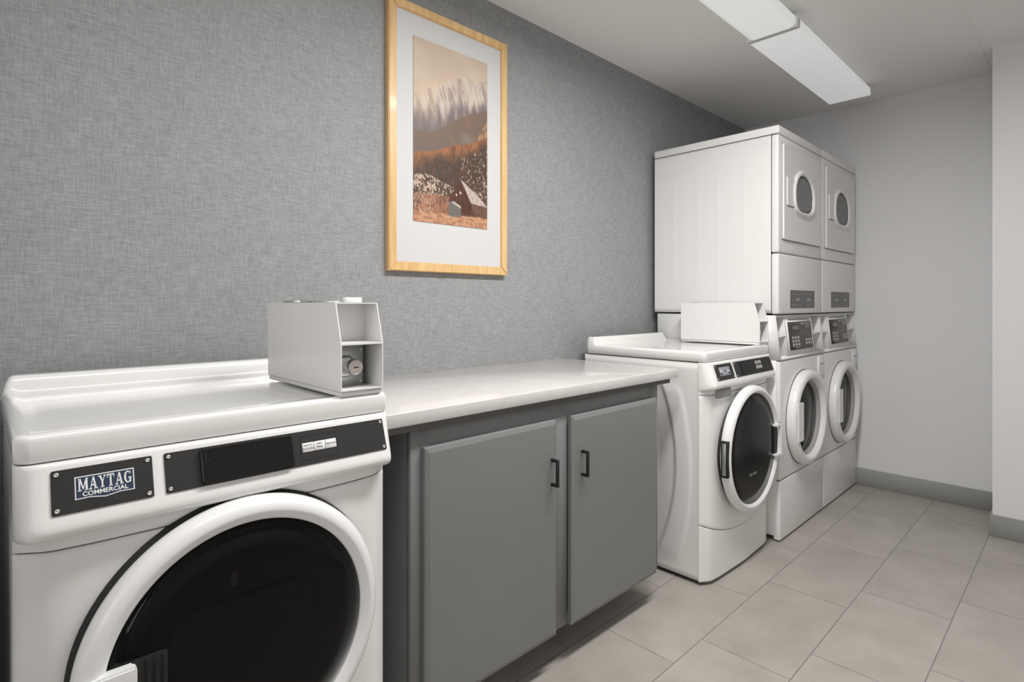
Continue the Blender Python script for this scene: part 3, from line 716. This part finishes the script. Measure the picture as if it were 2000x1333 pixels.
        P = Part().plate(rect(hx, hx+.060, cz+.066, cz+.078, .003), y0-.050, y0-.02, .001).plate(rect(hx, hx+.060, cz-.078, cz-.066, .003), y0-.050, y0-.02, .001).plate(rect(hx+.042, hx+.060, cz-.078, cz+.078, .003), y0-.052, y0-.02, .001)
        P.build('door_handle', ringwhite, ring)
        text_part('MAYTAG', .018, 1.1, (cx-.02, y0-.0312, cz-.115), linemat, ring, 'door_mark', .0003)
    shift(t)
    return t

def place(x, y, W, D, rz):      # world position of the front-left corner -> root location
    c, s_ = math.cos(rz), math.sin(rz)
    return (x+c*W/2-s_*D/2, y+s_*W/2+c*D/2, 0)
RZ = math.radians(-0.4)
front_loader('front_load_dryer', .667, place(.046, 1.162, .667, .66, RZ), RZ, 'nearest white front-loading dryer with large smoked round door, left of the countertop', 'wide door front loaders', .579, .2275, .271, 'left', ((.044, .182), (.200, .640)))
front_loader('front_load_washer', .688, place(2.252, 1.143, .688, .66, 0), 0, 'white front-loading washer with black glass door, between the countertop and the stacked machines', 'wide door front loaders', .551, .252, .289, 'right', ((.050, .215), (.235, .650)))

# ------------------------------------------------------------------ coin boxes on the two lids
def coin_box(x, y, z, rz, label, sticker):
    """corner coords: x 0..w, y 0 = front, z 0 = bottom of plinth"""
    w_, d_, h_ = .106, .432, .211
    t = empty('coin_box', (x, y, z), label, 'coin box', 'coin boxes', rz)
    t['_off'] = (0, 0, 0)
    zk, yk = .117, .027
    th = .0025
    # plinth
    Part().box(.002, w_-.002, .003, d_-.002, 0, .0105, .0015, 1).build('plinth', steel_paint, t)
    z0 = .0118
    def side(x0):
        return [(0, z0), (d_, z0), (d_, h_), (yk, h_), (0, zk)]
    P = Part()
    P.prism(side(0), 0, th).prism(side(0), w_-th, w_)
    P.box(th, w_-th, yk, d_, h_-th, h_).box(th, w_-th, d_-th, d_, z0, h_-th).box(th, w_-th, .0, d_-th, z0, z0+th)
    P.build('housing', steel_paint, t)
    Part().box(th, w_-th, .001, .085, zk-.002, zk+.002).build('shelf', steel_paint, t)
    up = Part().box(th, w_-th, .083, .087, zk+.002, h_-th).build('coin_slide_plate', steel_paint, t)
    Part().box(.030, .0318, .0822, .083, .165, .200).build('coin_slot', gasket, up)
    Part().box(.030, .0345, .0818, .083, zk+.006, zk+.030).build('return_slot', gasket, up)
    Part().lathe([(.004, .083), (.004, .079), (.001, .0785)], .026, .158, 16, cap1=True).build('knob', chrome, up)
    # vault with a cylinder lock
    v = Part().box(th+.001, w_-.020, .058, .066, z0+th, zk-.002, .001, 1).build('vault_door', galv, t)
    lk = Part(); lk.rings([[(x_, y_, z_) for x_, z_ in rr] for rr, y_ in ((rect(.006, .062, .036, .088, .018, 6), .059), (rect(.010, .058, .040, .084, .018, 6), .045), (rect(.013, .055, .043, .081, .017, 6), .043))], cap1=True)
    lk.build('lock_housing', chrome, v)
    Part().lathe([(.0175, .046), (.0175, .022), (.0155, .019), (.0150, .0195), (.0145, .021)], .048, .062, 40, cap1=True).build('lock_cylinder', chrome, v)
    Part().lathe([(.0143, .0215), (.0143, .0198)], .048, .062, 40, cap1=True).build('lock_face', brass, v)
    Part().box(.042, .054, .0190, .0200, .0605, .0635, .0005, 1).build('keyhole', gasket, v)
    for sz in (.025, .100):
        Part().lathe([(.003, .058), (.0028, .0555), (.001, .055)], w_-.027, sz, 16, cap1=True).build('rivet', chrome, v)
    b = Part(); b.rings([[(w_-th-.0002-k, .020+math.cos(a)*r_, .030+math.sin(a)*r_) for a in [i*PI/8 for i in range(16)]] for r_, k in ((.004, 0), (.004, .0008))], cap1=True); b.build('rivet', white_print, t)
    # fittings on top
    if sticker:
        Part().box(.035, .075, .245, .300, h_, h_+.005, .0015, 1).box(.030, .050, .330, .400, h_, h_+.006, .002, 1).build('top_latch', galv, t)
        Part().box(.030, .070, .130, .245, h_, h_+.0045, .001, 1).build('top_strip', chrome, t)
        Part().box(.034, .076, .045, .060, h_, h_+.0125, .001, 1).build('top_tab', white_print, t)
    else:
        for xx in (.34, .36): Part().lathe([(.003, xx), (.003, xx+.004)], .02, h_, 10, cap0=True, cap1=True).build('top_screw', gasket, t)
        g = Part()
        for k_ in range(5): g.box(w_-th-.0006, w_-th-.0001, .012+k_*.009, .0125+k_*.009, .02, .085)
        g.build('grid_sticker', lintgrey, t)
    for ch in t.children: ch.location = (0, 0, 0)
    del t['_off']
    return t
coin_box(.589, 1.155, 1.0102, RZ, 'white steel coin box with a keyed lock, standing on the nearest dryer', True)
coin_box(2.828, 1.146, 1.0102, 0, 'white steel coin box on the washer beside the stacked machines', False)

# ------------------------------------------------------------------ stacked washer and dryer
def lerp2(a, b, k): return a+(b-a)*k
def arch(pts, n=8):            # smooth closed curve through points (Catmull-Rom)
    out = []; m_ = len(pts)
    for i in range(m_):
        p0, p1, p2, p3 = (Vector(pts[(i+k) % m_]) for k in (-1, 0, 1, 2))
        for j in range(n):
            s_ = j/n
            out.append(tuple(.5*((2*p1)+(p2-p0)*s_+(2*p0-5*p1+4*p2-p3)*s_**2+(-p0+3*p1-3*p2+p3)*s_**3)))
    return out
def window_curve(cx, cz, wd, ht, n=48):
    pts = []
    for i in range(n):
        a = 2*PI*i/n; c, s_ = math.cos(a), math.sin(a)
        e = 2.0 if s_ > 0 else 3.2
        r_ = (abs(c)**e+abs(s_)**e)**(-1/e)
        pts.append((cx+wd*r_*c*(1 if s_ > 0 else 1.0), cz+ht*r_*s_*(1.08 if s_ > 0 else .92)))
    return pts
def dryer_top(W):
    D = .722; Z0 = 1.163
    t = empty('stacked_dryer', (0, 0, 0), '', 'dryer', 'stacked dryers'); t['_off'] = (W/2, D/2, 0)
    zt = 2.085
    # body sides with shallow vertical creases
    for sx in (0, 1):
        ys = lin(.0392, D-.002, 150); zs = [Z0+.004, Z0+.03, Z0+.045]+lin(Z0+.08, zt-.04, 6)+[zt-.020, zt-.002]
        def hh(y, z):
            e = sst(Z0+.035, Z0+.07, z)*sst(zt-.02, zt-.05, z); h = 0
            for c_ in (.168, .318, .436, .586): h += (.0007 if c_ != .318 else .0009)*sst(c_-.006, c_-.001, y)*sst(c_+.022, c_+.016, y)
            return h*e
        G = [[((.0022-hh(y, z)) if sx == 0 else (W-.0022+hh(y, z)), y, z) for y in ys] for z in zs]
        Part().slab(G, .0015 if sx == 0 else -.0015).build('side_panel', steel_paint, t)
    Part().box(.004, W-.004, D-.006, D-.002, Z0+.006, zt-.004).build('rear_panel', steel_paint, t)
    Part().box(.006, W-.006, .042, D-.01, Z0+.004, Z0+.008).build('floor_pan', seam, t)
    Part().box(0, W, -.001, D, zt+.002, 2.130, .007, 3).build('top_cap', steel_paint, t)
    # front frame with door opening, drawn as four members (rounded outer edges)
    zs1 = 1.4775
    P = Part()
    P.box(.0005, W-.0005, .001, .039, zs1+.001, zt, .010, 3)
    ff = P.build('front_panel', steel_paint, t)
    P = Part().box(.0005, W-.0005, .001, .039, Z0, zs1-.0015, .010, 3); lp = P.build('lower_panel', steel_paint, t)
    Part().box(.003, W-.003, .010, .030, zs1-.004, zs1+.004).build('seam_gap', seam, t)
    Part().box(.003, W-.003, .010, .038, zt-.003, zt+.004).build('seam_gap', seam, t)
    # door
    dx0, dx1, dz0, dz1 = .048, W-.048, 1.549, 2.045
    gp = Part().plate(rect(dx0-.003, dx1+.003, dz0-.004, dz1+.003, .006), .0003, .004).build('door_gap', seam, t)
    cx, cz = .322, 1.806
    ow = window_curve(cx, cz, .158, .120); 
    P = Part(); P.rings([[(x, y, z) for x, z in rect(dx0+i_, dx1-i_, dz0+i_, dz1-i_, .010, 4)] for i_, y in ((0, .0006), (0, -.006), (.003, -.009))], cap1=True, smooth=False)
    door = P.build('door', steel_paint, t)
    def wc(s_, k=0): return window_curve(cx+.003, cz, .158*s_+k, .122*s_+k)
    P = Part(); P.rings([[(x, y, z) for x, z in wc(1, k_)] for k_, y in ((.006, -.0085), (.003, -.014), (-.003, -.022), (-.010, -.024), (-.018, -.021), (-.023, -.014), (-.024, -.0085))], smooth=True)
    P.build('window_ring', ringwhite, door)
    P = Part(); P.rings([[(x, y, z) for x, z in wc(1, k_)] for k_, y in ((-.022, -.0105), (-.05, -.0102), (-.11, -.0101))], cap1=True, smooth=False); P.build('window_glass', lintgrey, door)
    P = Part(); P.rings([[(x, y, z) for x, z in wc(1, k_)] for k_, y in ((-.021, -.0108), (-.027, -.0112), (-.030, -.0108))], smooth=False); P.build('window_seal', gasket, door)
    # pull plate left of the window
    P = Part().plate(rect(.085, .180, 1.728, 1.876, .006), -.0135, -.0088, .0015); P.build('door_handle', steel_paint, door)
    Part().box(.089, .1775, -.0125, -.0088, 1.7255, 1.7275).build('handle_shadow_gap', seam, door)
    for hz in (1.60, 1.975):
        P = Part(); 
        for k_ in range(3): P.box(dx1+.018, dx1+.024, -.004, .002, hz-.022+k_*.018, hz-.012+k_*.018, .001, 1)
        P.build('hinge', galv, t)
    # printed instruction plate
    p1 = Part().plate(rect(.160, .527-.0, 1.193, 1.289), -.0006, .0008).build('instruction_plate', dialgrey, t)
    P = Part()
    for zz in (1.224, 1.257): P.box(.170, .517, -.0010, -.0006, zz, zz+.0012)
    P.box(.343, .3442, -.0010, -.0006, 1.197, 1.285)
    rr = random.Random(3)
    for zz in (1.232, 1.242, 1.265, 1.275, 1.202, 1.212):
        x = .178
        while x < .505:
            l_ = rr.uniform(.008, .026)
            if abs(x-.343) > .02 and x+l_ < .512: P.box(x, x+l_, -.0010, -.0006, zz, zz+.003)
            x += l_+.006
    P.build('plate_printing', linemat, p1)
    for xx in (.245, .268, .415, .440): Part().plate([(xx, 1.236), (xx+.014, 1.231), (xx+.017, 1.245), (xx+.004, 1.251)], -.0014, -.0006).build('plate_icon', keymat, p1)
    for xx in (.062, W-.035): Part().lathe([(.0045, .002), (.0045, -.0008), (.002, -.001)], xx, 1.178, 14, cap1=True).build('screw', galv, t)
    shift(t); return t

def washer_bottom(W):
    D = .70
    t = empty('stacked_washer', (0, 0, 0), '', 'washer', 'stacked washers'); t['_off'] = (W/2, D/2, 0)
    Part().box(0, W, .012, D, .028, .9265, .004, 1).box(0, W, .135, D, .925, 1.158, .003, 1).build('body', steel_paint, t)
    for fx in (.05, W-.05):
        for fy in (.10, D-.06): Part().box(fx-.02, fx+.02, fy-.02, fy+.02, 0, .03, .004, 1).build('foot', gasket, t)
    Part().box(.0015, W-.0015, -.006, .030, .008, .3125, .009, 3).build('kick_panel', steel_paint, t)
    Part().box(.0015, W-.0015, -.006, .030, .3155, .9235, .009, 3).build('front_panel', steel_paint, t)
    Part().box(.005, W-.005, .0, .02, .31, .93).build('seam_gap', seam, t)
    # ---- leaning console: local frame u=x, v up, front plane from (y=-.006,z=.926) to (y=.018,z=1.157)
    yb0, yb1, z0, z1 = -.008, .018, .927, 1.157
    def yy(z): return yb0+(yb1-yb0)*(z-z0)/(z1-z0)
    def bar(P, x0, x1, za, zb, dep, proud=0.0):
        P.prism([(yy(za)-proud, za), (yy(zb)-proud, zb), (yy(zb)+dep, zb), (yy(za)+dep, za)], x0, x1, .0015); return P
    P = Part()
    bar(P, .0005, .014, z0, z1, .14); bar(P, W-.014, W-.0005, z0, z1, .14)
    bar(P, .014, W-.014, z0, z0+.016, .14); bar(P, .014, W-.014, z1-.012, z1, .14)
    bar(P, .108, .125, z0+.016, z1-.012, .12); bar(P, .505, .522, z0+.016, z1-.012, .12)
    bar(P, .125, .505, z0+.016, z1-.012, .04)
    P.box(.014, .108, .10, .12, z0+.016, z1-.012).box(.522, W-.014, .10, .12, z0+.016, z1-.012)
    con = P.build('console', steel_paint, t)
    for (a, b_) in ((.014, .108), (.522, W-.014)):
        bar(Part(), a, b_, 1.043, 1.049, .08).build('recess_shelf', steel_paint, con)
        v = Part().box(a+.004, b_-.004, .052, .060, z0+.020, 1.040, .001, 1).build('vault_door', steel_paint, con)
        Part().lathe([(.016, .052), (.016, .030), (.013, .026), (.002, .026)], (a+b_)/2, .995, 24, cap1=True).build('lock_cylinder', chrome, v)
        Part().box((a+b_)/2-.0015, (a+b_)/2+.0015, .0250, .0262, .987, 1.003).build('keyhole', gasket, v)
        Part().box((a+b_)/2-.002, (a+b_)/2+.002, .046, .052, .945, .980).build('vault_slot', galv, v)
        Part().box((a+b_)/2+.012, (a+b_)/2+.016, .099, .1005, 1.075, 1.120).build('coin_slot', lintgrey, con)
    bz = Part(); bar(bz, .134, .496, .962, 1.127, .004, .0035); bez = bz.build('panel_bezel', steel_paint, con)
    P = Part(); bar(P, .143, .487, .970, 1.119, .002, .0052); pad = P.build('keypad_panel', padgrey, con)
    def onpad(P, x0, x1, za, zb, up=.0064): return bar(P, x0, x1, za, zb, -.0050, up)
    def slabp(P, x0, x1, za, zb, up=.0066):
        P.faces([(x0, yy(za)-up, za), (x1, yy(za)-up, za), (x1, yy(zb)-up, zb), (x0, yy(zb)-up, zb), (x0, yy(za)-.005, za), (x1, yy(za)-.005, za), (x1, yy(zb)-.005, zb), (x0, yy(zb)-.005, zb)],
                [(0, 1, 2, 3), (4, 7, 6, 5), (0, 4, 5, 1), (1, 5, 6, 2), (2, 6, 7, 3), (3, 7, 4, 0)]); return P
    for i in range(3):
        for j in range(3): slabp(Part(), .180+.040*i, .207+.040*i, .991+.0185*j, 1.005+.0185*j).build('key', keymat, pad)
    for i in range(3):
        for j in range(2): slabp(Part(), .375+.036*i, .400+.036*i, .994+.018*j, 1.007+.018*j).build('key', keymat, pad)
    slabp(Part(), .205, .285, 1.077, 1.098, .0062).build('display', lcd, pad)
    slabp(Part(), .390, .455, 1.083, 1.104, .0062).build('display', lcd, pad)
    P = Part(); zz = 1.109
    P.prism([(yy(zz)-.0066, zz-.008), (yy(zz)-.0052, zz-.008), (yy(zz)-.0050, zz+.004), (yy(zz)-.0064, zz+.004)], .335, .358)
    slabp(P, .358, .468, 1.107, 1.111); slabp(P, .158, .330, 1.1065, 1.1075)
    P.build('emblem', keymat, pad)
    P = Part()
    for i, (a, b_) in enumerate(((.190, .300), (.215, .275), (.235, .255))): slabp(P, a, b_, .985-.004*i, .9875-.004*i)
    P.build('emblem', linemat, pad)
    P = Part()
    for i in range(5): slabp(P, .180, .300, 1.060-.0055*i, 1.0615-.0055*i, .0058)
    for i in range(5): slabp(P, .360, .470, 1.067-.0065*i, 1.0684-.0065*i, .0058)
    P.build('panel_printing', lcd, pad)
    # vent line above the keypad
    P = Part(); slabp(P, .155, .470, 1.1345, 1.136, .0008); P.build('console_groove', lintgrey, con)
    # ---- small card box upper right
    bx = Part().box(.560, .655, -.014, -.004, .800, .912, .003, 2).build('card_slot_box', ringwhite, t)
    Part().box(.585, .635, -.0148, -.0138, .864, .869).build('card_slot', seam, bx)
    # ---- door
    cx, cz = .333, .600; y0 = -.006
    Part().lathe([(.258, y0+.003), (.258, y0-.002), (.245, y0-.003)], cx, cz, 96).build('door_gasket', seam, t)
    P = Part()
    P.lathe([(.252, y0+.002), (.2555, y0-.008), (.2555, y0-.030), (.251, y0-.042), (.243, y0-.048), (.222, y0-.050), (.214, y0-.047), (.206, y0-.030), (.203, y0-.024)], cx, cz, 128)
    ring = P.build('door', ringwhite, t)
    P = Part(); P.lathe([(.205, y0-.026), (.196, y0-.020), (.190, y0-.010), (.188, y0+.001)], cx, cz, 96); P.build('inner_rim', recessgrey, ring)
    P = Part(); P.lathe([(.1895, y0-.004), (.175, y0-.009), (.001, y0-.012)], cx, cz, 96, cap1=True); P.build('door_glass', clear_glass, ring)
    P = Part(); P.lathe([(.192, y0-.0008), (.165, y0-.0012), (.10, y0-.0014), (.001, y0-.0015)], cx, cz, 72, cap1=True); P.build('drum_bowl', blackg, ring)
    P = Part()
    for k_ in range(5): P.lathe([(.040+.030*k_, y0-.0010), (.044+.030*k_, y0-.0045), (.048+.030*k_, y0-.0010)], cx, cz, 48)
    P.build('drum_ring', drumsteel, ring)
    P = Part().plate(rect(cx-.225, cx-.150, cz-.100, cz+.100, .004), y0-.054, y0-.020, .002); P.build('door_handle', ringwhite, ring)
    shift(t); return t

def copy_tree(o, parent=None):
    c = o.copy(); C.objects.link(c)
    if parent is not None: c.parent = parent
    for ch in list(o.children): copy_tree(ch, c)
    return c
WS = .665
dr = dryer_top(WS); wa = washer_bottom(WS)
X1, X2 = 2.950, 3.619
Yw = 1.101
def setp(o, x, label, D): o.location = (x+WS/2, Yw+D/2, 0); o['label'] = label
dr2 = copy_tree(dr); wa2 = copy_tree(wa)
setp(dr, X1, 'upper white dryer of the stack nearest the counter, its tall side panel in view', .722)
setp(wa, X1, 'lower white washer of the near stack, beside the black-doored washer', .70)
setp(dr2, X2, 'upper white dryer of the far stack, against the back wall', .722)
setp(wa2, X2, 'lower white washer of the far stack, beside the back wall baseboard', .70)

for k in list(S.objects):
    if '_off' in k: del k['_off']
